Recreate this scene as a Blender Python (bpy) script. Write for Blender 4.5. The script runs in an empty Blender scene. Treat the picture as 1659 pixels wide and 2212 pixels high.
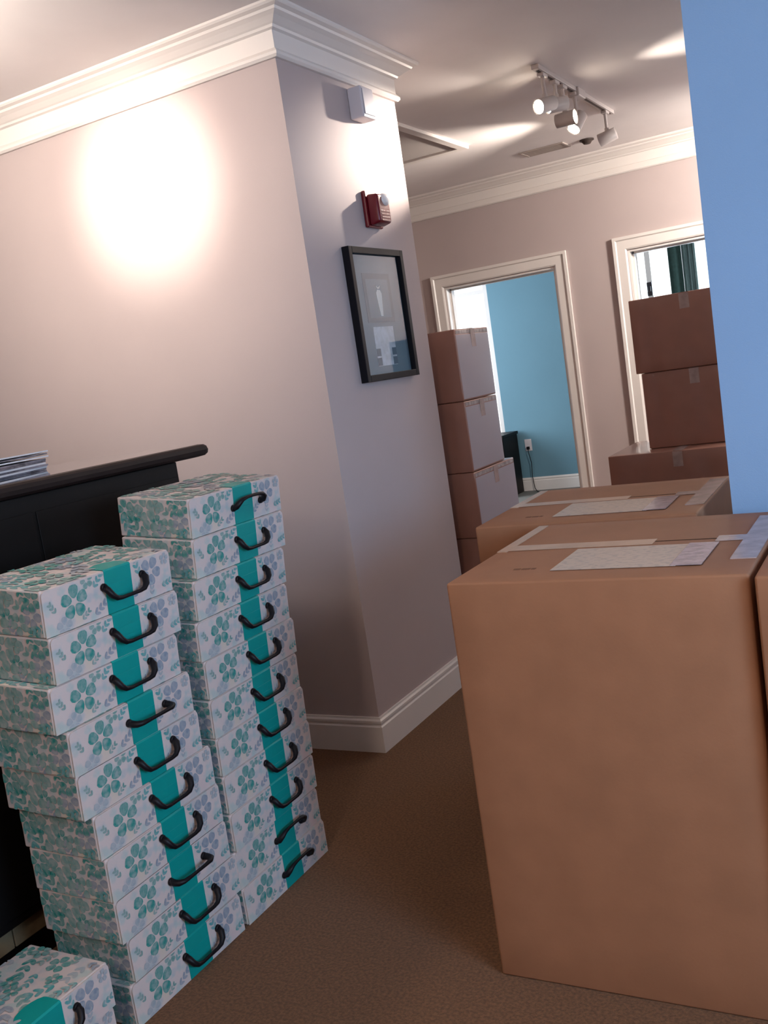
import bpy, bmesh, math, random
from mathutils import Vector, Matrix, Euler
PI = math.pi
scene = bpy.context.scene
COL = scene.collection
random.seed(7)

# ------------------------------------------------------------------ materials
def mat(name, base, rough=0.6, spec=0.4, var=0.0, scale=20.0, bump=0.0, bscale=200.0, metal=0.0,
        sheen=0.0, var2=None, coat=0.0):
    m = bpy.data.materials.new(name); m.use_nodes = True
    nt = m.node_tree; N = nt.nodes; L = nt.links
    b = N['Principled BSDF']
    b.inputs['Base Color'].default_value = (*base, 1)
    b.inputs['Roughness'].default_value = rough
    b.inputs['Specular IOR Level'].default_value = spec
    b.inputs['Metallic'].default_value = metal
    b.inputs['Coat Weight'].default_value = coat
    b.inputs['Sheen Weight'].default_value = sheen
    tc = N.new('ShaderNodeTexCoord')
    if var > 0:
        nz = N.new('ShaderNodeTexNoise'); nz.inputs['Scale'].default_value = scale
        nz.inputs['Detail'].default_value = 6
        L.new(tc.outputs['Object'], nz.inputs['Vector'])
        mx = N.new('ShaderNodeMix'); mx.data_type = 'RGBA'
        c2 = var2 if var2 else tuple(c * (1 - var) for c in base)
        mx.inputs[6].default_value = (*base, 1); mx.inputs[7].default_value = (*c2, 1)
        rp = N.new('ShaderNodeMapRange')
        rp.inputs[1].default_value = 0.35; rp.inputs[2].default_value = 0.65
        L.new(nz.outputs['Fac'], rp.inputs[0]); L.new(rp.outputs[0], mx.inputs[0])
        L.new(mx.outputs[2], b.inputs['Base Color'])
    if bump > 0:
        n2 = N.new('ShaderNodeTexNoise'); n2.inputs['Scale'].default_value = bscale
        n2.inputs['Detail'].default_value = 3
        L.new(tc.outputs['Object'], n2.inputs['Vector'])
        bp = N.new('ShaderNodeBump'); bp.inputs['Strength'].default_value = bump
        bp.inputs['Distance'].default_value = 0.002
        L.new(n2.outputs['Fac'], bp.inputs['Height']); L.new(bp.outputs['Normal'], b.inputs['Normal'])
    return m

def emit(name, col, s):
    m = bpy.data.materials.new(name); m.use_nodes = True
    b = m.node_tree.nodes['Principled BSDF']
    b.inputs['Base Color'].default_value = (*col, 1)
    b.inputs['Emission Color'].default_value = (*col, 1)
    b.inputs['Emission Strength'].default_value = s
    return m

def glass(name, tint=(1, 1, 1), rough=0.0):
    m = bpy.data.materials.new(name); m.use_nodes = True
    nt = m.node_tree; N = nt.nodes; L = nt.links
    N.remove(N['Principled BSDF'])
    tr = N.new('ShaderNodeBsdfTransparent'); tr.inputs[0].default_value = (*tint, 1)
    gl = N.new('ShaderNodeBsdfGlossy'); gl.inputs['Roughness'].default_value = rough
    fr = N.new('ShaderNodeFresnel'); fr.inputs[0].default_value = 1.45
    mx = N.new('ShaderNodeMixShader')
    geo = N.new('ShaderNodeNewGeometry'); mt = N.new('ShaderNodeMath'); mt.operation = 'MULTIPLY_ADD'
    mt.inputs[1].default_value = -1.0; mt.inputs[2].default_value = 1.0
    L.new(geo.outputs['Backfacing'], mt.inputs[0])
    m2 = N.new('ShaderNodeMath'); m2.operation = 'MULTIPLY'; L.new(mt.outputs[0], m2.inputs[0]); L.new(fr.outputs[0], m2.inputs[1])
    L.new(m2.outputs[0], mx.inputs[0]); L.new(tr.outputs[0], mx.inputs[1]); L.new(gl.outputs[0], mx.inputs[2])
    L.new(mx.outputs[0], N['Material Output'].inputs[0])
    return m

M = {}
M['wall'] = mat('greige_paint', (0.48, 0.402, 0.387), 0.68, 0.10, 0.03, 3, 0.15, 350)
M['blue_wall'] = mat('pale_blue_paint', (0.275, 0.43, 0.635), 0.68, 0.10, 0.03, 3, 0.15, 350)
M['teal_wall'] = mat('teal_paint', (0.135, 0.265, 0.335), 0.6, 0.3, 0.03, 3, 0.1, 350)
M['ceil'] = mat('ceiling_paint', (0.81, 0.765, 0.75), 0.75, 0.2, 0.03, 4, 0.1, 300)
M['trim'] = mat('white_trim_paint', (0.74, 0.69, 0.65), 0.35, 0.4, 0.02, 5)
M['carpet'] = mat('brown_carpet', (0.185, 0.088, 0.038), 0.95, 0.1, 0.45, 130, 0.9, 420, sheen=0.1)
M['far_floor'] = mat('far_room_carpet', (0.20, 0.19, 0.17), 0.95, 0.1, 0.3, 130, 0.8, 420)
M['carton'] = mat('corrugated_kraft', (0.33, 0.150, 0.076), 0.62, 0.3, 0.10, 9, 0.10, 160)
M['carton2'] = mat('brown_kraft', (0.34, 0.165, 0.120), 0.42, 0.5, 0.10, 9, 0.06, 160, coat=0.6)
M['seam'] = mat('carton_seam', (0.06, 0.030, 0.017), 0.9, 0.1)
M['tape'] = mat('packing_tape', (0.50, 0.32, 0.21), 0.30, 0.45, 0.15, 30, 0.25, 60)
M['clear_tape'] = mat('clear_tape', (0.46, 0.36, 0.34), 0.25, 0.5, 0.25, 25, 0.35, 50)
M['glint'] = mat('shiny_tape', (0.55, 0.50, 0.50), 0.12, 0.8, 0.4, 35, 0.5, 45)
def film():  # pale film: light on the aisle face put into its colour
    m = bpy.data.materials.new('lit_side_film'); m.use_nodes = True
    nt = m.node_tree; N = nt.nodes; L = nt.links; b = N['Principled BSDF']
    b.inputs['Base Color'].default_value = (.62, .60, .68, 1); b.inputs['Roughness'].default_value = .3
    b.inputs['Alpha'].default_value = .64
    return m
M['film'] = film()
M['mark'] = mat('ink_mark', (0.17, 0.08, 0.045), 0.8, 0.2)
M['black'] = mat('black_laminate', (0.0045, 0.0036, 0.0033), 0.5, 0.2, 0.3, 8)
M['espresso'] = mat('espresso_wood', (0.014, 0.008, 0.007), 0.06, 0.9, 0.4, 12, coat=1.0)
M['espresso_edge'] = mat('espresso_edge_wood', (0.016, 0.009, 0.008), 0.5, 0.25, 0.4, 12)
M['tile'] = mat('tan_tile', (0.20, 0.15, 0.085), 0.5, 0.4, 0.35, 18)
M['paper'] = mat('paper', (0.84, 0.80, 0.79), 0.6, 0.3, 0.1, 15)
M['greypaper'] = mat('printed_paper', (0.36, 0.31, 0.33), 0.5, 0.3, 0.7, 22)
M['plastic_w'] = mat('white_plastic', (0.62, 0.58, 0.60), 0.4, 0.4)
M['red'] = mat('red_plastic', (0.15, 0.006, 0.013), 0.32, 0.5)
M['lens'] = mat('clear_strobe', (0.85, 0.82, 0.80), 0.2, 0.5)
M['handle'] = mat('black_handle', (0.004, 0.003, 0.005), 0.5, 0.25)
M['teal'] = mat('teal_band', (0.0, 0.27, 0.245), 0.45, 0.35, 0.10, 12)
M['fold'] = mat('fold_shadow_board', (0.24, 0.24, 0.25), 0.8, 0.1)
M['track'] = mat('white_lamp_metal', (0.55, 0.50, 0.48), 0.4, 0.4)
M['trackslot'] = mat('track_slot', (0.10, 0.08, 0.075), 0.6, 0.3)
M['bulb'] = emit('lit_lamp', (1.0, 0.86, 0.70), 40)
M['frameblk'] = mat('black_frame', (0.006, 0.006, 0.009), 0.5, 0.2)
M['matboard'] = mat('blue_grey_mat', (0.14, 0.215, 0.265), 0.7, 0.2, 0.06, 8)
M['matdark'] = mat('dark_blue_grey_mat', (0.085, 0.14, 0.185), 0.7, 0.2)
M['ribbon'] = mat('pale_ribbon', (0.50, 0.57, 0.58), 0.5, 0.3)
M['certificate'] = mat('pale_certificate', (0.50, 0.57, 0.64), 0.6, 0.2, 0.25, 40)
M['glass'] = glass('pane_glass', (0.97, 0.98, 0.99))
M['picglass'] = glass('picture_glass', (0.94, 0.97, 0.98), 0.02)
M['curtain'] = mat('green_curtain', (0.045, 0.085, 0.075), 0.9, 0.1, 0.2, 40)
M['curtain2'] = mat('grey_green_curtain', (0.20, 0.28, 0.27), 0.9, 0.1, 0.15, 40)
M['sheer'] = mat('white_sheer', (0.8, 0.85, 0.86), 0.9, 0.1)
M['metal'] = mat('dark_metal', (0.05, 0.05, 0.055), 0.3, 0.5, metal=0.7)
M['detector'] = mat('dark_detector', (0.05, 0.035, 0.03), 0.6, 0.3)
M['vent'] = mat('ceiling_vent_paint', (0.44, 0.38, 0.34), 0.6, 0.2)
M['hatch'] = mat('hatch_panel', (0.46, 0.42, 0.40), 0.7, 0.2)

# printed board of the floral boxes: white with very faint pink, yellow and aqua washes
def floral_board():
    m = bpy.data.materials.new('floral_board'); m.use_nodes = True
    nt = m.node_tree; N = nt.nodes; L = nt.links; b = N['Principled BSDF']
    b.inputs['Roughness'].default_value = 0.5; b.inputs['Specular IOR Level'].default_value = 0.3
    tc = N.new('ShaderNodeTexCoord'); prev = None
    base = N.new('ShaderNodeRGB'); base.outputs[0].default_value = (0.58, 0.49, 0.46, 1)
    prev = base.outputs[0]
    for col, sc, lo, hi, off, amt in (((0.60, 0.44, 0.43), 9, .55, .68, 3, .5), ((0.58, 0.52, 0.37), 8, .6, .7, 11, .5),
                                      ((0.30, 0.46, 0.45), 26, .52, .66, 23, .55), ((0.36, 0.42, 0.45), 21, .56, .66, 31, .5)):
        mp = N.new('ShaderNodeMapping'); mp.inputs[1].default_value = (off, off * .7, off * .3)
        L.new(tc.outputs['Object'], mp.inputs[0])
        nz = N.new('ShaderNodeTexNoise'); nz.inputs['Scale'].default_value = sc; nz.inputs['Detail'].default_value = 2
        L.new(mp.outputs[0], nz.inputs['Vector'])
        mr = N.new('ShaderNodeMapRange'); mr.inputs[1].default_value = lo; mr.inputs[2].default_value = hi
        mr.inputs[4].default_value = amt
        L.new(nz.outputs['Fac'], mr.inputs[0])
        mx = N.new('ShaderNodeMix'); mx.data_type = 'RGBA'; mx.inputs[7].default_value = (*col, 1)
        L.new(mr.outputs[0], mx.inputs[0]); L.new(prev, mx.inputs[6]); prev = mx.outputs[2]
    L.new(prev, b.inputs['Base Color'])
    return m
def ink(name, col):
    return mat(name, col, 0.5, 0.3, 0.0 + .5, 70, var2=tuple(c * .5 + .5 * w for c, w in zip(col, (.48, .45, .44))))
M['floral'] = floral_board()
INKS = [ink('teal_ink', (0.02, 0.23, 0.20)), ink('aqua_ink', (0.06, 0.29, 0.29)), ink('slate_ink', (0.20, 0.25, 0.31)),
        ink('sage_ink', (0.14, 0.29, 0.26)), ink('mist_ink', (0.30, 0.35, 0.38))]

# ------------------------------------------------------------------ mesh helpers
def link_mesh(name, bm, materials, parent=None, smooth=False):
    me = bpy.data.meshes.new(name)
    bmesh.ops.recalc_face_normals(bm, faces=bm.faces[:])
    bm.to_mesh(me); bm.free()
    if not isinstance(materials, (list, tuple)): materials = [materials]
    for m in materials: me.materials.append(m)
    if smooth:
        for p in me.polygons: p.use_smooth = True
    o = bpy.data.objects.new(name, me); COL.objects.link(o)
    if parent is not None: o.parent = parent
    return o

def box(bm, x0, x1, y0, y1, z0, z1, mi=0, bev=0.0, seg=2):
    vs = [bm.verts.new(p) for p in ((x0, y0, z0), (x1, y0, z0), (x1, y1, z0), (x0, y1, z0),
                                    (x0, y0, z1), (x1, y0, z1), (x1, y1, z1), (x0, y1, z1))]
    fs = [bm.faces.new([vs[i] for i in f]) for f in ((3, 2, 1, 0), (4, 5, 6, 7), (0, 1, 5, 4), (1, 2, 6, 5), (2, 3, 7, 6), (3, 0, 4, 7))]
    for f in fs: f.material_index = mi
    if bev > 0:
        es = list({e for f in fs for e in f.edges})
        r = bmesh.ops.bevel(bm, geom=es, offset=bev, segments=seg, profile=0.5, affect='EDGES')
        for f in r['faces']: f.material_index = mi
    return vs

def tube(bm, pts, radii, n=10, mi=0, flat=None):
    pts = [Vector(p) for p in pts]
    if not isinstance(radii, (list, tuple)): radii = [radii] * len(pts)
    rings = []; up = None
    for i, p in enumerate(pts):
        t = (pts[min(i + 1, len(pts) - 1)] - pts[max(i - 1, 0)]).normalized()
        if up is None:
            up = Vector((0, 0, 1)) if abs(t.z) < .9 else Vector((1, 0, 0))
        a = t.cross(up).normalized(); b = a.cross(t).normalized(); up = b
        rings.append([bm.verts.new(p + (a * math.cos(2 * PI * k / n) + b * math.sin(2 * PI * k / n)) * radii[i]) for k in range(n)])
    for r0, r1 in zip(rings, rings[1:]):
        for k in range(n):
            f = bm.faces.new((r0[k], r0[(k + 1) % n], r1[(k + 1) % n], r1[k])); f.material_index = mi
    for r, rev in ((rings[0], True), (rings[-1], False)):
        f = bm.faces.new(r[::-1] if rev else r); f.material_index = mi

def cyl_dir(bm, c, d, r0, r1, length, n=24, mi=0, cap0=True, cap1=True):
    c = Vector(c); d = Vector(d).normalized()
    up = Vector((0, 0, 1)) if abs(d.z) < .9 else Vector((1, 0, 0))
    a = d.cross(up).normalized(); b = a.cross(d).normalized()
    R = []
    for s, r in ((0, r0), (length, r1)):
        R.append([bm.verts.new(c + d * s + (a * math.cos(2 * PI * k / n) + b * math.sin(2 * PI * k / n)) * r) for k in range(n)])
    for k in range(n):
        f = bm.faces.new((R[0][k], R[0][(k + 1) % n], R[1][(k + 1) % n], R[1][k])); f.material_index = mi
    if cap0: bm.faces.new(R[0][::-1]).material_index = mi
    if cap1: bm.faces.new(R[1]).material_index = mi

def sweep(bm, path, prof, side, fn, closed_prof=True):
    """profile (d, h) swept along a 2-D path with mitred corners; fn(u, v, h) -> world point"""
    P = [Vector(p) for p in path]; nr = []
    for a, b in zip(P, P[1:]):
        t = (b - a).normalized(); nr.append(Vector((t.y, -t.x)) * side)
    ms = []
    for i in range(len(P)):
        if i == 0: ms.append(nr[0])
        elif i == len(P) - 1: ms.append(nr[-1])
        else:
            s = nr[i - 1] + nr[i]; ms.append(s * (2.0 / s.length_squared))
    rings = [[bm.verts.new(fn(p.x + m.x * d, p.y + m.y * d, h)) for d, h in prof] for p, m in zip(P, ms)]
    n = len(prof)
    for r0, r1 in zip(rings, rings[1:]):
        for k in range(n if closed_prof else n - 1):
            bm.faces.new((r0[k], r0[(k + 1) % n], r1[(k + 1) % n], r1[k]))
    bm.faces.new(rings[0][::-1]); bm.faces.new(rings[-1])

def thing(name, label, cat, loc=(0, 0, 0), rot=(0, 0, 0), group=None):
    o = bpy.data.objects.new(name, None); COL.objects.link(o)
    o.empty_display_size = 0.05
    o.location = loc; o.rotation_euler = rot
    o['label'] = label; o['category'] = cat
    if group: o['group'] = group
    return o
def tag(o, label, cat, group=None):
    o['label'] = label; o['category'] = cat
    if group: o['group'] = group
    return o
def struct(name, bm, m, parent=None, label=None):
    o = link_mesh(name, bm, m, parent)
    if parent is None: o['kind'] = 'structure'
    if label: o['label'] = label
    return o
def copy_thing(root):
    r = root.copy(); COL.objects.link(r)
    for ch in root.children:
        c = ch.copy(); COL.objects.link(c); c.parent = r
        for g in ch.children:
            d = g.copy(); COL.objects.link(d); d.parent = c
    return r

# ------------------------------------------------------------------ dimensions
CZ = 2.73                      # ceiling
YW = 3.089; XW = -1.8995; YP = 4.0   # lit wall, pillar side, pillar end
YB = 7.09                      # back wall
XL = -5.2; XR = 1.25; Y0 = -2.6 # outer room
YBL = 2.615; XBL = -0.447      # near partition on the right
YF = 9.75                      # far wall of the rooms beyond

# ------------------------------------------------------------------ shell
bm = bmesh.new(); box(bm, XL - .2, XR + .2, Y0 - .2, YB + .12, -0.12, 0)
struct('floor', bm, M['carpet'], label='brown carpet floor')
bm = bmesh.new(); box(bm, XL - .2, XR + .2, YB + .12, YF + .2, -0.12, 0)
struct('floor_far', bm, M['far_floor'], label='grey carpet in the rooms beyond the doorways')
bm = bmesh.new(); box(bm, XL - .2, XR + .2, Y0 - .2, YF + .2, CZ, CZ + .12)
struct('ceiling', bm, M['ceil'], label='plain white ceiling')

def wall_with_holes(bm, axis, lo, hi, t0, t1, z0, z1, holes):
    """wall slab along 'axis' with rectangular holes (a0,a1,b0,b1)"""
    us = sorted({lo, hi} | {h[0] for h in holes} | {h[1] for h in holes})
    zs = sorted({z0, z1} | {h[2] for h in holes} | {h[3] for h in holes})
    for a, b in zip(us, us[1:]):
        for c, d in zip(zs, zs[1:]):
            um, zm = (a + b) / 2, (c + d) / 2
            if any(h[0] < um < h[1] and h[2] < zm < h[3] for h in holes): continue
            if axis == 'x': box(bm, a, b, t0, t1, c, d)
            else: box(bm, t0, t1, a, b, c, d)
    bmesh.ops.remove_doubles(bm, verts=bm.verts[:], dist=1e-5)

# lit wall and the pillar it ends in: one block with the corner facing the camera
bm = bmesh.new(); box(bm, XL, XW, YW, YP, 0, CZ)
struct('wall_left', bm, M['wall'], label='lit wall ending in an outside corner')
D1 = (-3.167, -2.275, 0, 2.02); D2 = (-1.735, -0.835, 0, 2.033)
bm = bmesh.new(); wall_with_holes(bm, 'x', XL, XR, YB, YB + .12, 0, CZ, [D1, D2])
struct('wall_back', bm, M['wall'], label='far wall with two doorways')
bm = bmesh.new(); box(bm, XBL, XR, YBL, YBL + .14, 0, CZ)
struct('wall_right', bm, M['blue_wall'], label='pale blue near partition wall')
W5 = (5.0, 6.6, 0.8, 2.1); W1 = (-0.2, 1.5, 0.75, 2.15)
bm = bmesh.new(); wall_with_holes(bm, 'y', Y0, YF + .2, XR, XR + .14, 0, CZ, [W1, W5])
struct('wall_window', bm, M['wall'], label='side wall with the daylight window')
bm = bmesh.new(); box(bm, XL, XR, Y0 - .14, Y0, 0, CZ); struct('wall_front', bm, M['wall'])
bm = bmesh.new(); box(bm, XL - .14, XL, Y0, YB + .12, 0, CZ); struct('wall_end', bm, M['wall'])
# rooms beyond
W2 = (7.6, 9.3, 0.5, 2.45); W4 = (-4.95, -3.885, 0.60, 2.36)
bm = bmesh.new(); wall_with_holes(bm, 'y', YB + .12, YF, XL, XL + .12, 0, CZ, [W2]); struct('wall_far_left', bm, M['teal_wall'])
W3 = (-2.36, -1.20, 0.8, 2.42)
bm = bmesh.new(); wall_with_holes(bm, 'x', XL, XR, YF, YF + .14, 0, CZ, [W3, W4])
struct('wall_far', bm, M['teal_wall'], label='teal painted wall seen through the doorway')

# crown moulding
CROWN = [(0, 2.572), (.012, 2.572), (.020, 2.580), (.020, 2.590), (.012, 2.600), (.008, 2.604), (.008, 2.664), (.020, 2.668), (.024, 2.676),
         (.032, 2.680), (.052, 2.694), (.070, 2.703), (.074, 2.711), (.090, 2.716), (.096, 2.722), (.096, CZ), (0, CZ)]
fxy = lambda u, v, h: (u, v, h)
bm = bmesh.new(); sweep(bm, [(XL, YW), (XW, YW), (XW, YP), (XL, YP)], CROWN, 1, fxy)
struct('trim_1', bm, M['trim'], label='white crown moulding round the pillar corner')
CB = [(d, h - .018 if h < 2.6 else h) for d, h in CROWN]
bm = bmesh.new(); sweep(bm, [(XL, YB), (XR, YB)], CB, 1, fxy)
struct('trim_2', bm, M['trim'], label='white crown moulding on the far wall')
# baseboards
BASE = [(0, 0), (.016, 0), (.016, .102), (.011, .107), (.011, .113), (.0145, .117), (.0145, .126), (.008, .132), (.007, .139), (0, .139)]
bm = bmesh.new(); sweep(bm, [(XL, YW), (XW, YW), (XW, YP), (XL, YP)], BASE, 1, fxy)
struct('baseboard_left', bm, M['trim'], label='white baseboard round the pillar corner')
bm = bmesh.new()
for a, b in ((XL, D1[0] - .11), (D1[1] + .11, D2[0] - .11), (D2[1] + .11, XR)):
    sweep(bm, [(a, YB), (b, YB)], BASE, 1, fxy)
struct('baseboard_back', bm, M['trim'])
bm = bmesh.new(); sweep(bm, [(XBL + .001, YBL), (XR, YBL)], BASE, 1, fxy)
struct('baseboard_right', bm, M['trim'])
bm = bmesh.new(); sweep(bm, [(XL + .12, YF), (XR, YF)], BASE, 1, fxy)
struct('baseboard_far', bm, M['trim'], label='white baseboard under the teal wall')

# door casings (white architraves) and jambs
CAS = [(.004, 0), (.004, .012), (.014, .018), (.07, .018), (.078, .026), (.098, .026), (.098, 0)]
for n, D in ((1, D1), (2, D2)):
    e = bpy.data.objects.new('door_%d' % n, None); COL.objects.link(e); e['kind'] = 'structure'
    e['label'] = 'white cased doorway to the %s' % ('teal room' if n == 1 else 'curtained room')
    bm = bmesh.new()
    sweep(bm, [(D[0], 0), (D[0], D[3]), (D[1], D[3]), (D[1], 0)], CAS, -1, lambda u, v, h: (u, YB - h, v))
    struct('casing', bm, M['trim'], e)
    bm = bmesh.new()
    sweep(bm, [(D[0], 0), (D[0], D[3]), (D[1], D[3]), (D[1], 0)], [(0, -.001), (.012, -.001), (.012, -.121), (0, -.121)], 1, lambda u, v, h: (u, YB - h, v))
    box(bm, D[0] + .012, D[0] + .024, YB + .07, YB + .12, 0, D[3] - .012)
    box(bm, D[1] - .024, D[1] - .012, YB + .07, YB + .12, 0, D[3] - .012)
    box(bm, D[0] + .012, D[1] - .012, YB + .07, YB + .12, D[3] - .024, D[3] - .012)
    struct('jamb', bm, M['trim'], e)

# windows: frame + pane
def window(n, axis, t, W, mull, label, hmull=()):
    e = bpy.data.objects.new('window_%d' % n, None); COL.objects.link(e); e['kind'] = 'structure'; e['label'] = label
    a0, a1, b0, b1 = W
    def bb(bm, u0, u1, z0, z1, d0, d1):
        if axis == 'x': box(bm, u0, u1, t + d0, t + d1, z0, z1)
        else: box(bm, t + d0, t + d1, u0, u1, z0, z1)
    bm = bmesh.new(); w = .05
    bb(bm, a0, a0 + w, b0, b1, .02, .10); bb(bm, a1 - w, a1, b0, b1, .02, .10)
    bb(bm, a0 + w, a1 - w, b0, b0 + w, .02, .10); bb(bm, a0 + w, a1 - w, b1 - w, b1, .02, .10)
    for u in mull: bb(bm, u - .025, u + .025, b0 + w, b1 - w, .03, .09)
    for z in hmull: bb(bm, a0 + w, a1 - w, z - .02, z + .02, .03, .09)
    struct('window_frame', bm, M['trim'], e)
    bm = bmesh.new(); bb(bm, a0 + w, a1 - w, b0 + w, b1 - w, .055, .060)
    struct('pane', bm, M['glass'], e)
    return e
window(1, 'y', XR, W1, (.65,), 'wide daylight window in the side wall')
window(5, 'y', XR, W5, (5.8,), 'window of the back hall')
window(2, 'y', XL, W2, (8.45,), 'side window of the teal room')
window(4, 'x', YF, W4, (), 'bright window at the left of the teal wall', (2.14,))
e = window(3, 'x', YF, W3, (-2.22,), 'bright window behind the curtains')
bm = bmesh.new(); box(bm, -2.245, -2.195, YF + .005, YF + .03, 1.80, 1.93, 0, .004); box(bm, -2.235, -2.205, YF - .02, YF + .01, 1.84, 1.89, 0, .004)
struct('latch', bm, M['metal'], e)

# ------------------------------------------------------------------ reception counter
ct = thing('reception_counter', 'black reception counter with a dark overhanging top at the left edge', 'counter', (-2.35, 0.8, 0))
def rel(o, base):  # world-built mesh moved under its thing
    for v in o.data.vertices: v.co -= Vector(base)
CB0 = (-2.35, 0.8, 0)
bm = bmesh.new(); box(bm, -2.60, -2.13, -1.2, 2.465, .165, 1.2478, 0, .003)
o = link_mesh('body', bm, M['black'], ct); rel(o, CB0)
bm = bmesh.new()
for k in range(6):
    y0 = -1.195 + k * .61
    box(bm, -2.1302, -2.127, y0 + .006, y0 + .604, .19, 1.20, 0, .0012)
o = link_mesh('front_panel', bm, M['black'], ct); rel(o, CB0)
bm = bmesh.new()
# countertop with a rounded nose on the long edge and the end
prof = [(-.015, 1.2485), (.0, 1.251), (.007, 1.258), (.009, 1.2695), (.006, 1.281), (0, 1.287), (-.015, 1.2895)]
ring = []
pts = [(-2.65, -1.3), (-2.108, -1.3), (-2.108, 2.61), (-2.65, 2.61)]
def rr(d, z, r=.03):
    out = []
    x0, x1, y0, y1 = -2.65 - d, -2.108 + d, -1.3 - d, 2.61 + d
    for cx_, cy_, a0 in ((x1 - r, y0 + r, -90), (x1 - r, y1 - r, 0), (x0 + r, y1 - r, 90), (x0 + r, y0 + r, 180)):
        for s in range(5):
            a = math.radians(a0 + s * 22.5); out.append(bm.verts.new((cx_ + r * math.cos(a), cy_ + r * math.sin(a), z)))
    return out
rings = [rr(d, z) for d, z in prof]
for r0, r1 in zip(rings, rings[1:]):
    for k in range(len(r0)): bm.faces.new((r0[k], r0[(k + 1) % len(r0)], r1[(k + 1) % len(r0)], r1[k]))
for f in bm.faces: f.material_index = 1
bm.faces.new(rings[0][::-1]).material_index = 1; bm.faces.new(rings[-1]).material_index = 0
o = link_mesh('countertop', bm, [M['espresso'], M['espresso_edge']], ct); rel(o, CB0)
bm = bmesh.new()
for k in range(24):
    y0 = -1.2 + k * .152
    box(bm, -2.58, -2.15, y0 + .002, y0 + .150, .104, .1648, 0, .002)
o = link_mesh('tile_plinth', bm, M['tile'], ct, False); o['label'] = 'row of tan tiles'; rel(o, CB0)
bm = bmesh.new(); box(bm, -2.56, -2.20, -1.2, 2.44, 0.0005, .1038)
o = link_mesh('toe_kick', bm, M['black'], ct); rel(o, CB0)

# papers lying on the counter
def sheet_pile(name, label, c, w, d, h, rz, m, group, curl=0.0, n=5):
    bm = bmesh.new(); rnd = random.Random(len(label) + int(h * 1e4))
    z = 0
    for k in range(n):
        t = h / n
        a = rnd.uniform(-.09, .09); ox, oy = rnd.uniform(-.008, .008), rnd.uniform(-.008, .008)
        nx = 6; verts = {}
        for i in range(nx + 1):
            for j in (0, 1):
                for s in (0, 1):
                    x = (i / nx - .5) * w; y = (j - .5) * d
                    cz = curl * (i / nx) ** 2 * (k + 1) / n
                    p = Vector((x, y)); p = Vector((p.x * math.cos(a) - p.y * math.sin(a) + ox, p.x * math.sin(a) + p.y * math.cos(a) + oy))
                    verts[i, j, s] = bm.verts.new((p.x, p.y, z + cz + s * t * .93))
        def q(*ks): bm.faces.new([verts[k_] for k_ in ks]).material_index = (1 if k < n - 1 and k % 2 else 0)
        for i in range(nx):
            q((i, 0, 0), (i, 1, 0), (i + 1, 1, 0), (i + 1, 0, 0)); q((i, 0, 1), (i + 1, 0, 1), (i + 1, 1, 1), (i, 1, 1))
            q((i, 0, 0), (i + 1, 0, 0), (i + 1, 0, 1), (i, 0, 1)); q((i, 1, 0), (i, 1, 1), (i + 1, 1, 1), (i + 1, 1, 0))
        q((0, 0, 0), (0, 0, 1), (0, 1, 1), (0, 1, 0)); q((nx, 0, 0), (nx, 1, 0), (nx, 1, 1), (nx, 0, 1))
        z += t
    o = link_mesh(name, bm, m); o.location = c; o.rotation_euler = (0, 0, rz)
    return tag(o, label, 'papers', group)
ZT = 1.2900
sheet_pile('paper_stack', 'lower grey printed papers lying on the black counter top', (-2.50, 2.04, ZT), .22, .28, .036, .25, [M['greypaper'], M['paper']], 'papers on the counter', 0, 6)
sheet_pile('paper_stack', 'white loose sheets on top of the grey papers on the counter', (-2.505, 2.045, ZT + .0364), .22, .30, .014, .12, [M['paper'], M['greypaper']], 'papers on the counter', 0.010, 3)

# ------------------------------------------------------------------ floral carry boxes
BW, BD, BH, WEDGE = .42, .25, .1065, .009   # width, depth, front height, cumulative wedge angle
LAYER = [0]
def flower(bm, org, U, V, c, r, rot, mi, petals=5, lim=None):
    LAYER[0] = (LAYER[0] + 1) % 40
    for p in range(petals):
        n = (U.cross(V)).normalized() * (.0004 + LAYER[0] * .00006 + p * .00001)
        a = rot + 2 * PI * p / petals
        pts = []
        for s in range(12):
            t = 2 * PI * s / 12
            u_ = r * (.60 + .41 * math.cos(t) * (1 - .10 * (abs(math.sin(t)) < .1 and math.cos(t) > 0))); v_ = r * .345 * math.sin(t) * (1 + .25 * math.cos(t))
            pts.append((c[0] + u_ * math.cos(a) - v_ * math.sin(a), c[1] + u_ * math.sin(a) + v_ * math.cos(a)))
        if lim:
            pts = [(min(max(x, lim[0]), lim[1]), min(max(y, lim[2]), lim[3])) for x, y in pts]
        try:
            f = bm.faces.new([bm.verts.new(org + U * x + V * y + n) for x, y in pts]); f.material_index = mi
        except ValueError: pass
def sprig(bm, org, U, V, c, r, rot, mi, lim):
    LAYER[0] = (LAYER[0] + 1) % 40
    for k in range(6):
        n = (U.cross(V)).normalized() * (.0004 + LAYER[0] * .00006 + k * .000008)
        a = rot + (k % 2 - .5) * 1.3; off = r * (k // 2 - 1) * .75
        cx_, cy_ = c[0] + math.cos(rot) * off + math.cos(a) * r * .35, c[1] + math.sin(rot) * off + math.sin(a) * r * .35
        pts = []
        for s in range(8):
            t = 2 * PI * s / 8; x = r * .45 * math.cos(t); y = r * .2 * math.sin(t)
            px, py = cx_ + x * math.cos(a) - y * math.sin(a), cy_ + x * math.sin(a) + y * math.cos(a)
            pts.append((min(max(px, lim[0]), lim[1]), min(max(py, lim[2]), lim[3])))
        f = bm.faces.new([bm.verts.new(org + U * x + V * y + n) for x, y in pts]); f.material_index = mi
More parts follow.
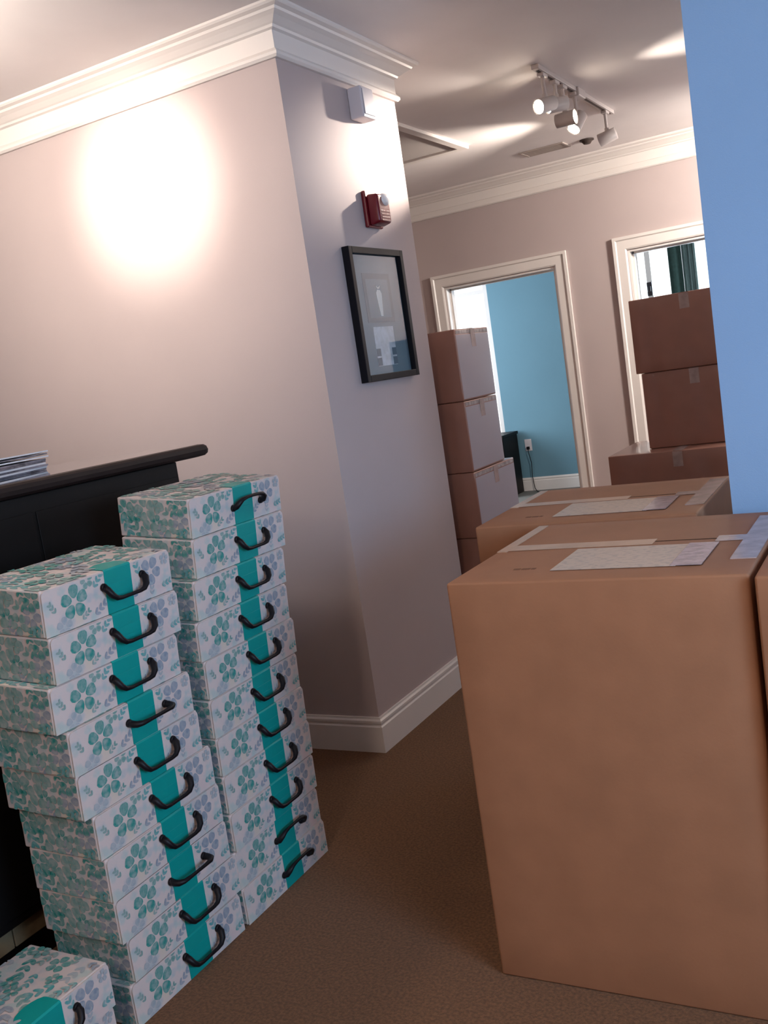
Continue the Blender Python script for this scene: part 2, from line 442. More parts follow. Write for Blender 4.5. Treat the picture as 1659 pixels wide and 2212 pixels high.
def scatter(bm, org, U, V, w, h, seed, count, rmin, rmax, gap=.86):
    rnd = random.Random(seed); placed = []
    lim = (.002, w - .002, .002, h - .002)
    for _ in range(count * 40):
        if len(placed) >= count: break
        r = rnd.uniform(rmin, rmax); c = (rnd.uniform(r * .4, w - r * .4), rnd.uniform(r * .3, h - r * .3))
        if any((c[0] - a) ** 2 + (c[1] - b) ** 2 < (gap * (r + q)) ** 2 for a, b, q in placed): continue
        placed.append((*c, r)); k = rnd.random()
        if k < .62: flower(bm, org, U, V, c, r, rnd.uniform(0, 6), 1 + rnd.choice((0, 0, 1, 2, 3)), lim=lim)
        else: sprig(bm, org, U, V, c, r, rnd.uniform(0, 6), 1 + rnd.choice((0, 1, 2, 3, 4)), lim)

# box frame: origin at bottom front-centre; +X = front (handle side), Y = width, Z = up
def box_body():
    bm = bmesh.new()
    vs = box(bm, -BD, -.003, -BW / 2, BW / 2, .0004, BH, 0, 0)
    for v in vs:
        if v.co.z > .05 and v.co.x < -.1: v.co.z += BD * WEDGE
    bmesh.ops.bevel(bm, geom=bm.edges[:], offset=.004, segments=2, profile=.5, affect='EDGES')
    X, Y, Z = Vector((1, 0, 0)), Vector((0, 1, 0)), Vector((0, 0, 1))
    # side facing the camera (-Y), its opposite, the back and the top
    scatter(bm, Vector((-BD, -BW / 2, 0)), X, Z, BD - .005, BH - .001, 3, 36, .020, .038, .60)
    scatter(bm, Vector((-.005, BW / 2, 0)), -X, Z, BD - .005, BH - .001, 5, 30, .020, .038, .60)
    up = Vector((-WEDGE, 0, 1)).normalized(); along = Vector((-1, 0, -WEDGE)).normalized()
    scatter(bm, Vector((-.004, -BW / 2, BH)), Y, Vector((-1, 0, WEDGE)).normalized(), BW, BD - .004, 9, 42, .020, .040, .76)
    return bm
def front_panel():
    bm = bmesh.new(); w = BW / 2 - .001; r = .012
    pts = [(-w, .001), (w, .001)]
    for s in range(5):
        a = s * PI / 8; pts.append((w - r + r * math.cos(a), BH - .001 - r + r * math.sin(a)))
    for s in range(5):
        a = PI / 2 + s * PI / 8; pts.append((-w + r + r * math.cos(a), BH - .001 - r + r * math.sin(a)))
    f0 = [bm.verts.new((0, y, z)) for y, z in pts]; b0 = [bm.verts.new((-.0025, y, z)) for y, z in pts]
    bm.faces.new(f0); bm.faces.new(b0[::-1])
    for k in range(len(pts)):
        bm.faces.new((f0[k], b0[k], b0[(k + 1) % len(pts)], f0[(k + 1) % len(pts)]))
    org = Vector((0, -BW / 2, 0)); U = Vector((0, 1, 0)); V = Vector((0, 0, 1)); lim = (.004, BW - .004, .003, BH - .004)
    flower(bm, org, U, V, (.092, .060), .041, .3, 1, lim=lim)
    flower(bm, org, U, V, (.345, .068), .037, 1.0, 3, lim=lim)
    flower(bm, org, U, V, (.055, .012), .024, 1.5, 5, lim=lim)
    flower(bm, org, U, V, (.135, .098), .020, .5, 4, lim=lim)
    sprig(bm, org, U, V, (.165, .088), .018, .8, 2, lim); sprig(bm, org, U, V, (.165, .022), .020, .5, 3, lim)
    sprig(bm, org, U, V, (.120, .020), .014, .6, 4, lim); sprig(bm, org, U, V, (.300, .088), .020, 1.9, 2, lim)
    sprig(bm, org, U, V, (.345, .022), .015, 1.5, 5, lim); sprig(bm, org, U, V, (.290, .030), .017, .7, 3, lim)
    sprig(bm, org, U, V, (.395, .025), .016, .2, 2, lim); sprig(bm, org, U, V, (.028, .060), .014, 2.2, 4, lim)
    flower(bm, org, U, V, (.398, .088), .016, .2, 5, lim=lim)
    return bm
def band():
    bm = bmesh.new(); y0, y1 = -BW / 2 + .190, -BW / 2 + .278; t = .0012
    prof = [(0, .002), (0, .046), (-.0004, .0465), (0, .047), (0, .0705), (-.0004, .071), (0, .0715), (.0002, BH - .002), (-.002, BH + .0008), (-.040, BH + .0008 + .04 * WEDGE)]
    def row(y, off):
        return [bm.verts.new((x + (off if i <= 7 else 0), y, z + (off if i > 7 else 0))) for i, (x, z) in enumerate(prof)]
    f = [row(y, t) for y in (y0, y1)]; g = [row(y, .0003) for y in (y0, y1)]
    n = len(prof)
    for i in range(n - 1):
        bm.faces.new((f[0][i], f[1][i], f[1][i + 1], f[0][i + 1])); bm.faces.new((g[0][i], g[0][i + 1], g[1][i + 1], g[1][i]))
        for q in (0, 1): bm.faces.new((f[q][i], f[q][i + 1], g[q][i + 1], g[q][i]))
    bm.faces.new((f[0][0], g[0][0], g[1][0], f[1][0]))
    # rounded tongue on the lid
    last = prof[-1]; tops = [f[0][-1]]; lows = [g[0][-1]]
    for s in range(1, 8):
        a = s * PI / 8; y = (y0 + y1) / 2 - (y1 - y0) / 2 * math.cos(a); x = last[0] - .022 * math.sin(a)
        zz = last[1] - (x - last[0]) * WEDGE
        tops.append(bm.verts.new((x, y, zz + t))); lows.append(bm.verts.new((x, y, zz + .0003)))
    tops.append(f[1][-1]); lows.append(g[1][-1])
    bm.faces.new(tops); bm.faces.new(lows[::-1])
    for i in range(len(tops) - 1): bm.faces.new((tops[i], tops[i + 1], lows[i + 1], lows[i]))
    return bm
def handle(kind):
    bm = bmesh.new(); yc = .038; z0 = .058
    S = {'hang': [(-.065, .004, .011), (-.064, .014, .005), (-.057, .021, -.009), (-.046, .024, -.018), (-.030, .025, -.0205), (0, .025, -.0205)],
         'level': [(-.065, .004, .001), (-.066, .016, 0), (-.064, .028, 0), (-.052, .036, 0), (-.028, .038, 0), (0, .038, 0)],
         'raised': [(-.065, .004, -.009), (-.065, .014, -.005), (-.060, .022, .005), (-.047, .026, .014), (-.028, .027, .017), (0, .027, .0175)]}[kind]
    pts = S + [(-a, b, c) for a, b, c in S[-2::-1]]
    rad = [.0085, .0088, .0080, .0062, .0048, .0045]; rad = rad + rad[-2::-1]
    # end feet
    tube(bm, [(b, yc + a, z0 + c) for a, b, c in pts], rad, 10)
    for s in (-1, 1):
        cyl_dir(bm, (.0018, yc + s * -S[0][0] * -1, z0 + S[0][2]), (1, 0, 0), .010, .0088, .006, 12)
    return bm

FL = [M['floral']] + INKS
GRP = {'A': 'floral carry boxes in the nearer tower', 'B': 'floral carry boxes in the farther tower'}
protos = {}
for kind in ('hang', 'level', 'raised'):
    t = thing('carry_box', 'x', 'box')
    if not protos:
        b = link_mesh('body', box_body(), FL, t)
        p = link_mesh('front_panel', front_panel(), FL, t)
        s = link_mesh('band', band(), M['teal'], t); s['label'] = 'teal band under the handle'
    else:
        for src in list(protos['hang'].children):
            if src.name.startswith('handle'): continue
            c = src.copy(); COL.objects.link(c); c.parent = t
    h = link_mesh('handle', handle(kind), M['handle'], t, True); h['label'] = 'black plastic carry handle'
    protos[kind] = t
used = set()
def place_box(kind, loc, tilt, yaw, label, group):
    if kind not in used: o = protos[kind]; used.add(kind)
    else: o = copy_thing(protos[kind])
    o.location = loc; o.rotation_euler = (0, tilt, yaw)
    o['label'] = label; o['group'] = group
    return o
ORD = ['topmost', 'second from the top', 'third from the top', 'fourth from the top', 'fifth from the top', 'sixth from the top',
       'seventh from the top', 'eighth from the top', 'ninth from the top', 'tenth from the top', 'lowest']
HW = {'hang': 'hanging handle', 'level': 'level handle', 'raised': 'raised handle'}
XF = -1.700
def tower(key, ys, kinds, who):
    n = len(ys); z = 0.0; ang = 0.0
    xs = XF
    for i in range(n - 1, -1, -1):
        # tilt about the front lower edge, each box slightly thicker at the back than the one below leaves it
        rnd = random.Random(i * 13 + ord(key))
        loc = (xs + rnd.uniform(-.003, .003), ys[i] + BW / 2, z)
        word = ORD[i] if i < n - 1 else 'lowest'
        place_box(kinds[i], loc, ang, rnd.uniform(-.012, .012), 'white and teal floral box, %s, %s of the %s tower' % (HW[kinds[i]], word, who), GRP[key])
        z += BH + .0008; ang += WEDGE
        xs = XF
tower('A', [1.448, 1.448, 1.424, 1.444, 1.451, 1.474, 1.480, 1.485, 1.503, 1.487],
      ['hang', 'hang', 'hang', 'level', 'hang', 'hang', 'hang', 'level', 'hang', 'hang'], 'nearer')
tower('B', [1.980, 1.970, 1.943, 1.924, 1.932, 1.926, 1.928, 1.928, 1.924, 1.920, 1.925],
      ['raised', 'hang', 'hang', 'hang', 'hang', 'hang', 'hang', 'hang', 'hang', 'raised', 'raised'], 'farther')
place_box('hang', (-1.700, 1.425 - BW / 2, 0), 0, 0, 'floral carry box on the carpet in the lower left corner, under another', 'floral carry boxes in the lower left corner')
place_box('hang', (-1.690, 1.425 - BW / 2, BH + .0008), WEDGE, 0, 'floral carry box in the lower left corner, its lid in view', 'floral carry boxes in the lower left corner')

# ------------------------------------------------------------------ big cartons
def carton_body(w, d, h, bulge=.010, bev=.006, n=8):
    """bulging corrugated box, origin at the bottom centre"""
    bm = bmesh.new()
    bmesh.ops.create_cube(bm, size=1.0)
    bmesh.ops.subdivide_edges(bm, edges=bm.edges[:], cuts=n, use_grid_fill=True)
    for v in bm.verts:
        x, y, z = v.co
        bx = (1 - (2 * y) ** 2) * (1 - (2 * z) ** 2); by = (1 - (2 * x) ** 2) * (1 - (2 * z) ** 2)
        bz = (1 - (2 * x) ** 2) * (1 - (2 * y) ** 2)
        X, Y, Z = x * w, y * d, (z + .5) * h
        if abs(abs(x) - .5) < 1e-4: X += math.copysign(bulge * bx, x)
        if abs(abs(y) - .5) < 1e-4: Y += math.copysign(bulge * by, y)
        if z > .4999: Z += bulge * .25 * bz
        v.co = (X, Y, Z)
    es = [e for e in bm.edges if len(e.link_faces) == 2 and e.calc_face_angle(0) > 1.0]
    bmesh.ops.bevel(bm, geom=es, offset=bev, segments=3, profile=.5, affect='EDGES')
    return bm

def big_carton(label, loc, rz, w, d, h, with_label=True, right_tape=True):
    t = thing('shipping_carton', label, 'carton', loc, (0, 0, rz), 'large brown shipping cartons')
    o = link_mesh('body', carton_body(w, d, h, .004), M['carton'], t, True)
    zt = h + .0014
    bm = bmesh.new(); box(bm, -w / 2 + .012, w / 2 - .012, .018, .024, zt - .003, zt, 0)
    link_mesh('flap_seam', bm, M['seam'], t)
    bm = bmesh.new()
    box(bm, -w / 2 + .020, w / 2 - .255, -.012, .046, zt, zt + .0006)          # tape over the seam
    box(bm, -w / 2 + .004, -w / 2 + .030, -.02, d / 2 - .02, zt - .0012, zt + .0008)  # end tape along the left edge
    link_mesh('tape', bm, M['tape'], t)
    bm = bmesh.new()
    if right_tape:
        box(bm, w / 2 - .055, w / 2 - .004, -d / 2 + .13, d / 2 - .06, zt - .0012, zt + .0010)
        box(bm, w / 2 - .115, w / 2 - .055, -.01, .045, zt, zt + .0010)
        o = link_mesh('tape', bm, M['clear_tape'], t); o['label'] = 'clear glossy tape'
    if with_label:
        lx0, lx1, ly0, ly1 = -.105, .165, -d / 2 + .082, -d / 2 + .290
        bm = bmesh.new(); box(bm, lx0, lx1, ly0, ly1, zt + .0002, zt + .0012)
        lb = link_mesh('shipping_label', bm, M['label'], t); lb['label'] = 'white shipping label'
        bm = bmesh.new(); box(bm, lx1 - .012, lx1 + .052, ly0, ly1 + .004, zt + .0013, zt + .0022)
        po = link_mesh('pouch', bm, M['pouch'], lb); po['label'] = 'shiny clear pouch edge'
    bm = bmesh.new()
    for k, (dx, ww) in enumerate(((0, .016), (.019, .020), (.042, .010))):
        box(bm, -w / 2 + .12 + dx, -w / 2 + .12 + dx + ww, -d / 2 + .105, -d / 2 + .117, zt - .0012, zt - .0004)
    link_mesh('print_mark', bm, M['mark'], t)
    return t
# label paper: pale with rows of faint grey print
def label_mat():
    m = mat('label_paper', (0.56, 0.47, 0.40), 0.35, 0.4)
    nt = m.node_tree; N = nt.nodes; L = nt.links; b = N['Principled BSDF']
    tc = N.new('ShaderNodeTexCoord')
    mp = N.new('ShaderNodeMapping'); mp.inputs['Scale'].default_value = (60, 95, 1); L.new(tc.outputs['Object'], mp.inputs[0])
    nz = N.new('ShaderNodeTexNoise'); nz.inputs['Scale'].default_value = 1; nz.inputs['Detail'].default_value = 2
    L.new(mp.outputs[0], nz.inputs['Vector'])
    mr = N.new('ShaderNodeMapRange'); mr.inputs[1].default_value = .52; mr.inputs[2].default_value = .60; mr.inputs[4].default_value = .6
    L.new(nz.outputs['Fac'], mr.inputs[0])
    mx = N.new('ShaderNodeMix'); mx.data_type = 'RGBA'
    mx.inputs[6].default_value = (0.50, 0.40, 0.32, 1); mx.inputs[7].default_value = (0.30, 0.25, 0.22, 1)
    L.new(mr.outputs[0], mx.inputs[0]); L.new(mx.outputs[2], b.inputs['Base Color'])
    return m
M['label'] = label_mat()
M['pouch'] = mat('pouch_plastic', (0.42, 0.33, 0.36), 0.2, 0.5, 0.3, 40, 0.4, 40)
big_carton('large brown carton nearest the camera, white label on top', (-.628, 2.229, 0), 0, .640, .640, .9485)
big_carton('large brown carton behind the nearest one, its front hidden, white label on top', (-.852, 2.899, 0), .02, .630, .630, .9485)
big_carton('large brown carton cut off by the right frame edge', (.0235, 2.207, 0), 0, .640, .640, .9485, with_label=False)

# ------------------------------------------------------------------ stacks of smaller cartons at the back
def carton(label, loc, w, d, h, group, face, m=None, rz=0, glare=True):
    t = thing('moving_carton', label, 'carton', loc, (0, 0, rz), group)
    link_mesh('body', carton_body(w, d, h, .003, .005, 5), m or M['carton2'], t, True)
    zt = h + .0005
    if glare:
        bm = bmesh.new()
        if face == 'x':   # tape runs across the top along X and down the +X face
            box(bm, -w / 2 + .01, w / 2 - .002, -.026, .026, zt, zt + .0008)
            box(bm, w / 2 + .0028, w / 2 + .0038, -.026, .026, h - .085, h - .003)
        else:
            box(bm, .05 - .026, .05 + .026, -d / 2 + .002, d / 2 - .01, zt, zt + .0008)
            box(bm, .05 - .026, .05 + .026, -d / 2 - .0038, -d / 2 - .0028, h - .085, h - .003)
        o = link_mesh('tape', bm, M['clear_tape'], t); o['label'] = 'strip of clear tape'
        bm = bmesh.new()
        if face == 'x': box(bm, w / 2 + .0002, w / 2 + .0016, -d / 2 + .012, d / 2 - .012, h - .022, h - .006)
        else: box(bm, -w / 2 - .0016, -w / 2 - .0002, -d / 2 + .012, -d / 2 + .09, h - .06, h - .006)
        o = link_mesh('edge_tape', bm, M['glint'], t); o['label'] = 'shiny tape along the edge'
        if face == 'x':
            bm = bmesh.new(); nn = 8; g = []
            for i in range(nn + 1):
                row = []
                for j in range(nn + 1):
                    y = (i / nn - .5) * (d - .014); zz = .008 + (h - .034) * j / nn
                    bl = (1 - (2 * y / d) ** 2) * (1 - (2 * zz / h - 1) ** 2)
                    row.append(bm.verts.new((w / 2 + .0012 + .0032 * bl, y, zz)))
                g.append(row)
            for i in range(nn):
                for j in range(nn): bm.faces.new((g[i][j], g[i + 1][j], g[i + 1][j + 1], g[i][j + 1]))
            o = link_mesh('lit_side_film', bm, M['film'], t, True); o['label'] = 'milky plastic film added to lighten the lit aisle side'
    return t
G1 = 'brown cartons stacked behind the pillar'
hs = [.312, .308, .307, .328, .328]; words = ['lowest', 'fourth from the top', 'longer, third from the top', 'second from the top', 'topmost']
z = 0
for k, h in enumerate(hs):
    w, d = .52, .405
    xc, yc = -1.814 - w / 2, 4.105 + d / 2
    if k == 2: d = .515; yc = 4.10 + d / 2; xc = -1.822 - w / 2 + .012
    if k < 2: d = .505; yc = 4.105 + d / 2; xc -= .012
    if k == 4: xc += 0.0
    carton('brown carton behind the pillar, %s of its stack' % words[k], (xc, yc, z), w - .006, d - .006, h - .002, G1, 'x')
    z += h
G2 = 'brown cartons stacked before the right doorway'
z = 0
for k, (x0, h, yf, w, d, word) in enumerate(((-1.54, .398, 5.32, .66, .66, 'lowest'), (-1.54, .402, 5.315, .66, .66, 'wider, third from the top'),
                                        (-1.351, .422, 5.50, .47, .47, 'second from the top'), (-1.377, .405, 5.49, .50, .48, 'topmost'))):
    carton('brown carton before the right doorway, %s of its stack' % word, (x0 + w / 2, yf + d / 2, z), w - .006, d - .006, h - .002, G2, 'y')
    z += h

# ------------------------------------------------------------------ things on the pillar side
def plate(bm, y0, y1, z0, z1, x0, x1, mi=0, bev=0.0): box(bm, x0, x1, y0, y1, z0, z1, mi, bev)
XS = XW
FC = (XS, 3.575, 1.667)
fr = thing('picture_frame', 'black framed blue-grey display hanging on the pillar side', 'picture', FC, (0, 0, 0))
fy, fz, fw = .228, .262, .026
def fx(bm, *a, **k): box(bm, *a, **k)
bm = bmesh.new()
box(bm, 0, .032, -fy, -fy + fw, -fz, fz, 0, .002); box(bm, 0, .032, fy - fw, fy, -fz, fz, 0, .002)
box(bm, 0, .032, -fy + fw, fy - fw, fz - fw, fz, 0, .002); box(bm, 0, .032, -fy + fw, fy - fw, -fz, -fz + fw, 0, .002)
link_mesh('frame', bm, M['frameblk'], fr)
bm = bmesh.new(); box(bm, .002, .008, -fy + fw, fy - fw, -fz + fw, fz - fw); mb = link_mesh('mat_board', bm, M['matboard'], fr)
bm = bmesh.new(); box(bm, .0082, .0094, -.115, .115, -.030, .165); link_mesh('window_mount', bm, M['matdark'], mb)
bm = bmesh.new(); box(bm, .0095, .0100, -.092, .092, -.012, .142); link_mesh('inner_mount', bm, M['matboard'], mb)
bm = bmesh.new()  # ribbon: small bow and a long narrow tail
pts = [(-.020, .118), (0, .108), (.020, .120), (.008, .104), (-.008, .104)]
for P in (pts, [(-.022, .088), (-.010, .100), (.014, .098), (.024, .084), (.013, -.006), (-.006, -.006)]):
    f = [bm.verts.new((.0125, y, z_)) for y, z_ in P]; b = [bm.verts.new((.0104, y, z_)) for y, z_ in P]
    bm.faces.new(f); bm.faces.new(b[::-1])
    for k in range(len(P)): bm.faces.new((f[k], b[k], b[(k + 1) % len(P)], f[(k + 1) % len(P)]))
link_mesh('ribbon', bm, M['ribbon'], mb)
bm = bmesh.new(); box(bm, .0082, .0098, -.085, .085, -.205, -.048); link_mesh('certificate', bm, M['certificate'], mb)
for y in (-.085, .050):
    for za, zb in ((-.165, -.135), (-.203, -.172)):
        bm = bmesh.new(); box(bm, .0099, .0106, y, y + .035, za, zb); link_mesh('emblem', bm, M['matdark'], mb)
bm = bmesh.new(); box(bm, .0165, .0185, -fy + fw, fy - fw, -fz + fw, fz - fw); link_mesh('glass', bm, M['picglass'], fr)

AC = (XS, 3.632, 2.092)
al = thing('fire_alarm', 'red fire alarm with a clear strobe on the pillar side', 'alarm', AC)
bm = bmesh.new(); box(bm, 0, .018, -.065, .062, -.078, .066, 0, .006); link_mesh('back_plate', bm, M['red'], al)
bm = bmesh.new()
vs = box(bm, .0185, .066, -.058, .056, -.074, .050, 0, 0)
for v in vs:
    if v.co.x > .03: v.co.y *= .90; v.co.z = v.co.z * .92 + (.004 if v.co.z < 0 else 0)
bmesh.ops.bevel(bm, geom=bm.edges[:], offset=.010, segments=3, profile=.5, affect='EDGES')
link_mesh('body', bm, M['red'], al, True)
bm = bmesh.new(); bmesh.ops.create_uvsphere(bm, u_segments=20, v_segments=12, radius=1)
for v in bm.verts: v.co = (.060 + v.co.x * .020, .014 + v.co.y * .034, .026 + v.co.z * .026)
link_mesh('strobe', bm, M['lens'], al, True)
bm = bmesh.new()
for k in range(4): box(bm, .066, .0672, -.035, .035, -.060 + k * .012, -.055 + k * .012, 0, .0005)
link_mesh('sounder_slots', bm, M['red'], al)

SC = (XS, 3.632, 2.497)
sb = thing('sensor_box', 'small white sensor box under the crown moulding of the pillar', 'sensor', SC)
bm = bmesh.new()
box(bm, 0, .062, -.055, .050, -.064, .056, 0, .006, 3); link_mesh('housing', bm, M['plastic_w'], sb)
bm = bmesh.new(); box(bm, .0622, .066, -.045, .040, -.052, .046, 0, .0015); link_mesh('cover', bm, M['plastic_w'], sb)

# ------------------------------------------------------------------ ceiling
def track_light(label, x, y0, y1, heads, soft=.022):
    t = thing('track_light', label, 'lamp', (x, (y0 + y1) / 2, CZ), (0, 0, 0))
    ym = (y0 + y1) / 2
    bm = bmesh.new(); box(bm, -.018, .018, y0 - ym, y1 - ym, -.022, -.0005, 0, .002); link_mesh('rail', bm, M['track'], t)
    bm = bmesh.new(); box(bm, -.007, .007, y0 - ym + .03, -.09, -.0235, -.0222); box(bm, -.007, .007, .06, y1 - ym - .03, -.0235, -.0222)
    link_mesh('rail_slot', bm, M['trackslot'], t)
    bm = bmesh.new(); box(bm, -.03, .03, -.075, .05, -.045, -.0005, 0, .006); link_mesh('power_feed', bm, M['track'], t)
    for hy, drop, dv, energy, ang in heads:
        dv = Vector(dv).normalized(); p = Vector((0, hy - ym, -drop))
        bm = bmesh.new()
        box(bm, -.016, .016, p.y - .035, p.y + .035, -.040, -.0240, 0, .003)
        tube(bm, [(0, p.y, -.030), (0, p.y, -drop + .048)], .009, 12)
        tube(bm, [(0, p.y, -drop + .048), (0, p.y, -drop + .030)], .013, 12)
        st = link_mesh('stem', bm, M['track'], t)
        bm = bmesh.new(); R = .036; Ls = .100
        cyl_dir(bm, p - dv * Ls * .5, dv, R * .92, R, Ls, 28, 0, True, False)
        cyl_dir(bm, p - dv * (Ls * .5 - .004), dv, R * .85, R * .9, Ls - .006, 28, 0, True, False)
        hd = link_mesh('lamp_head', bm, M['track'], t, True)
        bm = bmesh.new(); bmesh.ops.create_uvsphere(bm, u_segments=16, v_segments=10, radius=.029)
        for v in bm.verts:
            q = v.co.copy(); along = q.dot(dv); q = q - dv * along * .72
            v.co = p + dv * (Ls * .5 - .014) + q
        bu = link_mesh('bulb', bm, M['bulb'], hd, True); bu['label'] = 'glowing lamp face'
        l = bpy.data.lights.new('spot_beam', 'SPOT'); l.energy = energy; l.color = (1.0, .87, .76)
        l.spot_size = math.radians(ang); l.spot_blend = 1.0; l.shadow_soft_size = soft
        lo = bpy.data.objects.new('spot_beam', l); COL.objects.link(lo)
        lo.location = Vector((x, ym, CZ)) + p + dv * (Ls * .5 + .012); lo.rotation_euler = dv.to_track_quat('-Z', 'Y').to_euler()
    return t
track_light('white ceiling track with five lit spot heads', -1.46, 4.62, 5.94,
            [(4.72, .165, (-.44, -.78, -.20), 210, 36), (4.90, .135, (-.72, -.68, -.10), 15, 66),
             (5.02, .185, (1.0, -.02, .0), 52, 62), (5.22, .170, (-.40, -.70, -.90), 7, 70), (5.80, .165, (-1.0, -.05, -.22), 105, 86)])
track_light('white ceiling track above the reception counter', -2.50, 1.20, 2.05,
            [(1.93, .165, (-.06, 1.0, -.24), 90, 44), (1.72, .165, (-.30, 1.0, -.20), 90, 130), (1.36, .165, (.75, -.25, -.8), 26, 110)], .09)
hl = thing('fill_ceiling_lamp', 'round fill lamp added in the back hall behind the near partition', 'lamp', (.15, 6.1, CZ))  # unseen lamp added to brighten the back hall
bm = bmesh.new(); cyl_dir(bm, (0, 0, -.0005), (0, 0, -1), .17, .17, .03, 32); link_mesh('base', bm, M['track'], hl)
bm = bmesh.new(); bmesh.ops.create_uvsphere(bm, u_segments=24, v_segments=12, radius=.15)
bmesh.ops.delete(bm, geom=[v for v in bm.verts if v.co.z > .001], context='VERTS')
for v in bm.verts: v.co.z = v.co.z * .5 - .031
link_mesh('shade', bm, emit('fill_lamp_shade', (1.0, .88, .74), 6), hl, True)
h2 = copy_thing(hl); h2.location = (-.60, -1.1, CZ); h2['label'] = 'round warm fill lamp added behind the camera position'  # unseen lamp added to warm the carton fronts
l = bpy.data.lights.new('room_fill', 'POINT'); l.energy = 32; l.color = (1.0, .80, .66); l.shadow_soft_size = .14
lo = bpy.data.objects.new('room_fill', l); COL.objects.link(lo); lo.location = (-.60, -1.1, CZ - .26)
l = bpy.data.lights.new('hall_fill', 'POINT'); l.energy = 8; l.color = (1.0, .90, .81); l.shadow_soft_size = .12
lo = bpy.data.objects.new('hall_fill', l); COL.objects.link(lo); lo.location = (.15, 6.1, CZ - .26)
l = bpy.data.lights.new('hall_fill_spot', 'SPOT'); l.energy = 178; l.color = (1.0, .90, .81); l.shadow_soft_size = .12; l.spot_size = math.radians(150); l.spot_blend = 1  # added beam, aimed to brighten the back wall and spare the pillar
lo = bpy.data.objects.new('hall_fill_spot', l); COL.objects.link(lo); lo.location = (.05, 6.1, CZ - .27)
lo.rotation_euler = Vector((-.80, .70, -.45)).to_track_quat('-Z', 'Y').to_euler()
ah = thing('attic_hatch', 'framed access hatch in the ceiling beside the pillar', 'hatch', (-2.70, 5.31, CZ))
bm = bmesh.new()
hx, hy = .38, .535
for a in ((-hx, hx, -hy, -hy + .055), (-hx, hx, hy - .055, hy), (-hx, -hx + .055, -hy + .055, hy - .055), (hx - .055, hx, -hy + .055, hy - .055)):
    box(bm, *a, -.020, -.0005, 0, .004)
link_mesh('frame', bm, M['trim'], ah)
bm = bmesh.new(); box(bm, -hx + .056, hx - .056, -hy + .056, hy - .056, -.006, -.0005); link_mesh('panel', bm, M['hatch'], ah)

sd = thing('smoke_detector', 'small dark round detector on the ceiling near the far wall', 'detector', (-1.785, 6.55, CZ))
bm = bmesh.new(); cyl_dir(bm, (0, 0, -.0005), (0, 0, -1), .046, .046, .008, 24); link_mesh('base', bm, M['detector'], sd)
bm = bmesh.new(); cyl_dir(bm, (0, 0, -.0086), (0, 0, -1), .038, .022, .020, 24); link_mesh('cap', bm, M['detector'], sd)
cv = thing('ceiling_vent', 'flat painted air vent on the ceiling near the far wall', 'vent', (-2.06, 6.52, CZ))
bm = bmesh.new()
box(bm, -.15, .15, -.09, -.075, -.008, -.0005); box(bm, -.15, .15, .075, .09, -.008, -.0005)
box(bm, -.15, -.135, -.075, .075, -.008, -.0005); box(bm, .135, .15, -.075, .075, -.008, -.0005)
link_mesh('frame', bm, M['vent'], cv)
bm = bmesh.new()
for k in range(7): box(bm, -.134, .134, -.070 + k * .021, -.058 + k * .021, -.006, -.0012)
link_mesh('louvre', bm, M['vent'], cv)

# ------------------------------------------------------------------ rooms beyond the doorways
cb = thing('cabinet', 'low black cabinet against the teal wall beyond the left doorway', 'cabinet', (-3.85, 9.47, 0))
bm = bmesh.new(); box(bm, -.30, .105, -.17, .245, .0005, .620, 0, .003); link_mesh('body', bm, M['black'], cb)
bm = bmesh.new(); box(bm, -.31, .118, -.185, .25, .6205, .650, 0, .003); link_mesh('top', bm, M['black'], cb)
bm = bmesh.new(); box(bm, -.29, .095, -.182, -.1705, .03, .60, 0, .002); dr = link_mesh('door', bm, M['black'], cb)
bm = bmesh.new(); cyl_dir(bm, (.07, -.1822, .40), (0, -1, 0), .009, .011, .018, 12); link_mesh('knob', bm, M['metal'], dr)
ou = thing('wall_outlet', 'white power outlet on the teal wall with a cord below', 'outlet', (-3.645, YF, .485))
bm = bmesh.new(); box(bm, -.038, .038, -.008, -.0005, -.062, .062, 0, .003); link_mesh('cover_plate', bm, M['plastic_w'], ou)
for za in (.012, -.046):
    bm = bmesh.new(); box(bm, -.016, .016, -.011, -.0083, za, za + .034, 0, .002); link_mesh('socket', bm, M['plastic_w'], ou)
bm = bmesh.new(); tube(bm, [(-3.645, YF - .018, .455), (-3.640, YF - .045, .42), (-3.625, YF - .035, .30), (-3.635, YF - .03, .15), (-3.62, YF - .04, .03), (-3.58, YF - .10, .006), (-3.52, YF - .2, .006)], .004, 8)
box(bm, -3.660, -3.630, YF - .034, YF - .0115, .440, .470, 0, .003)
cd = link_mesh('power_cord', bm, M['handle'], None, True); tag(cd, 'thin dark cord hanging from the outlet on the teal wall', 'cord')

def curtain(label, x0, x1, y, z0, z1, folds, amp, m):
    bm = bmesh.new(); n = folds * 10; top = []; bot = []
    for i in range(n + 1):
        t = i / n; x = x0 + (x1 - x0) * t
        yy = y + amp * math.sin(2 * PI * folds * t) + amp * .3 * math.sin(5.3 * PI * folds * t)
        top.append(bm.verts.new((x, yy, z1))); bot.append(bm.verts.new((x, yy * 1.0 + amp * .2 * math.sin(9 * t), z0)))
    for i in range(n): bm.faces.new((bot[i], bot[i + 1], top[i + 1], top[i]))
    bm.normal_update(); bmesh.ops.solidify(bm, geom=bm.faces[:], thickness=.003)
    o = link_mesh('curtain', bm, m, None, True)
    return tag(o, label, 'curtain', 'curtains beyond the right doorway')
curtain('dark green curtain panel at the window beyond the right doorway', -1.995, -1.872, YF - .10, .55, 2.55, 1, .014, M['curtain'])
curtain('pale grey-green pleated curtain right of the dark green one', -1.868, -1.745, YF - .10, .55, 2.55, 3, .022, M['curtain2'])
bm = bmesh.new(); tube(bm, [(-2.45, YF - .10, 2.57), (-1.1, YF - .10, 2.57)], .012, 12)
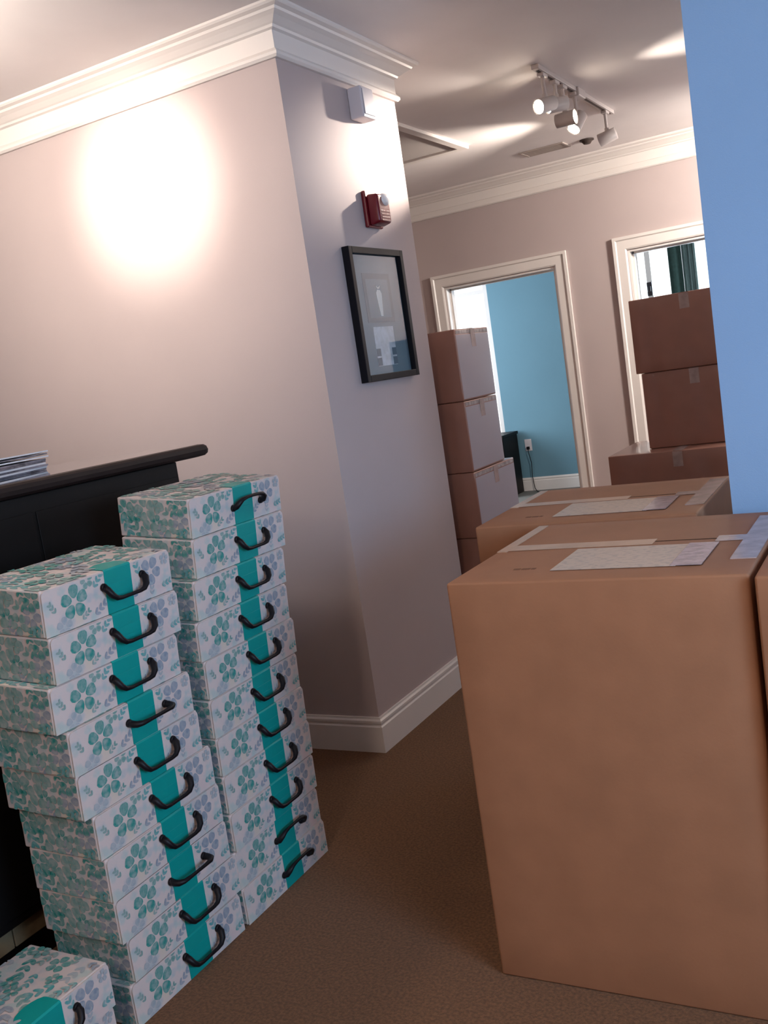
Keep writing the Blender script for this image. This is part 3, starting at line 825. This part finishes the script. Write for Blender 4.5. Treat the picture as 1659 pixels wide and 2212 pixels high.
rd = link_mesh('rod', bm, M['metal']); tag(rd, 'curtain rod above the window beyond the right doorway', 'curtain rod')

# ------------------------------------------------------------------ light
w = bpy.data.worlds.new('world'); scene.world = w; w.use_nodes = True
bg = w.node_tree.nodes['Background']; bg.inputs[0].default_value = (0.92, 0.96, 1.0, 1); bg.inputs[1].default_value = 1.4
def area(name, loc, d, sx, sy, e, col):
    l = bpy.data.lights.new(name, 'AREA'); l.shape = 'RECTANGLE'; l.size = sx; l.size_y = sy; l.energy = e; l.color = col
    o = bpy.data.objects.new(name, l); COL.objects.link(o); o.location = loc
    o.rotation_euler = Vector(d).to_track_quat('-Z', 'Z').to_euler()
area('window_daylight', (XR + .03, .65, 1.45), (-1, 0, 0), 1.55, 1.25, 19, (1.0, .82, .70))
area('window_sky', (2.15, .45, 1.62), (-.66, .75, -.04), 1.0, 1.3, 56, (.10, .50, 1.0))
area('hall_daylight', (XR + .16, 5.8, 1.45), (-1, 0, 0), 1.5, 1.2, 8, (.45, .68, 1.0))
area('teal_room_daylight', (XL - .12, 8.45, 1.5), (1, 0, -.05), 1.6, 1.8, 58, (.80, .90, 1.0))
area('curtained_room_daylight', (-1.78, YF + .2, 1.6), (0, -1, 0), 1.0, 1.5, 30, (.75, .90, 1.0))

# ------------------------------------------------------------------ camera
R = Vector((0.87126563, 0.46778522, -0.14857052)); U = Vector((0.06468997, 0.19061584, 0.97953091)); F = Vector((-0.48652997, 0.86304264, -0.13581602))
cam = bpy.data.cameras.new('camera'); co = bpy.data.objects.new('camera', cam); COL.objects.link(co)
cam.sensor_fit = 'VERTICAL'; cam.sensor_height = 36; cam.lens = 2113.21 / 2212 * 36; cam.clip_start = .02
mtx = Matrix((( R.x, U.x, -F.x, 0), (R.y, U.y, -F.y, 0), (R.z, U.z, -F.z, 1.42), (0, 0, 0, 1)))
co.matrix_world = mtx
scene.camera = co
vs_ = scene.view_settings
scene.display_settings.display_device = 'sRGB'
vs_.view_transform = 'Standard'; vs_.look = 'None'; vs_.gamma = 1; vs_.use_curve_mapping = False
vs_.exposure = 0.7
scene.cycles.max_bounces = 8; scene.cycles.diffuse_bounces = 5
scene.cycles.sample_clamp_indirect = 6
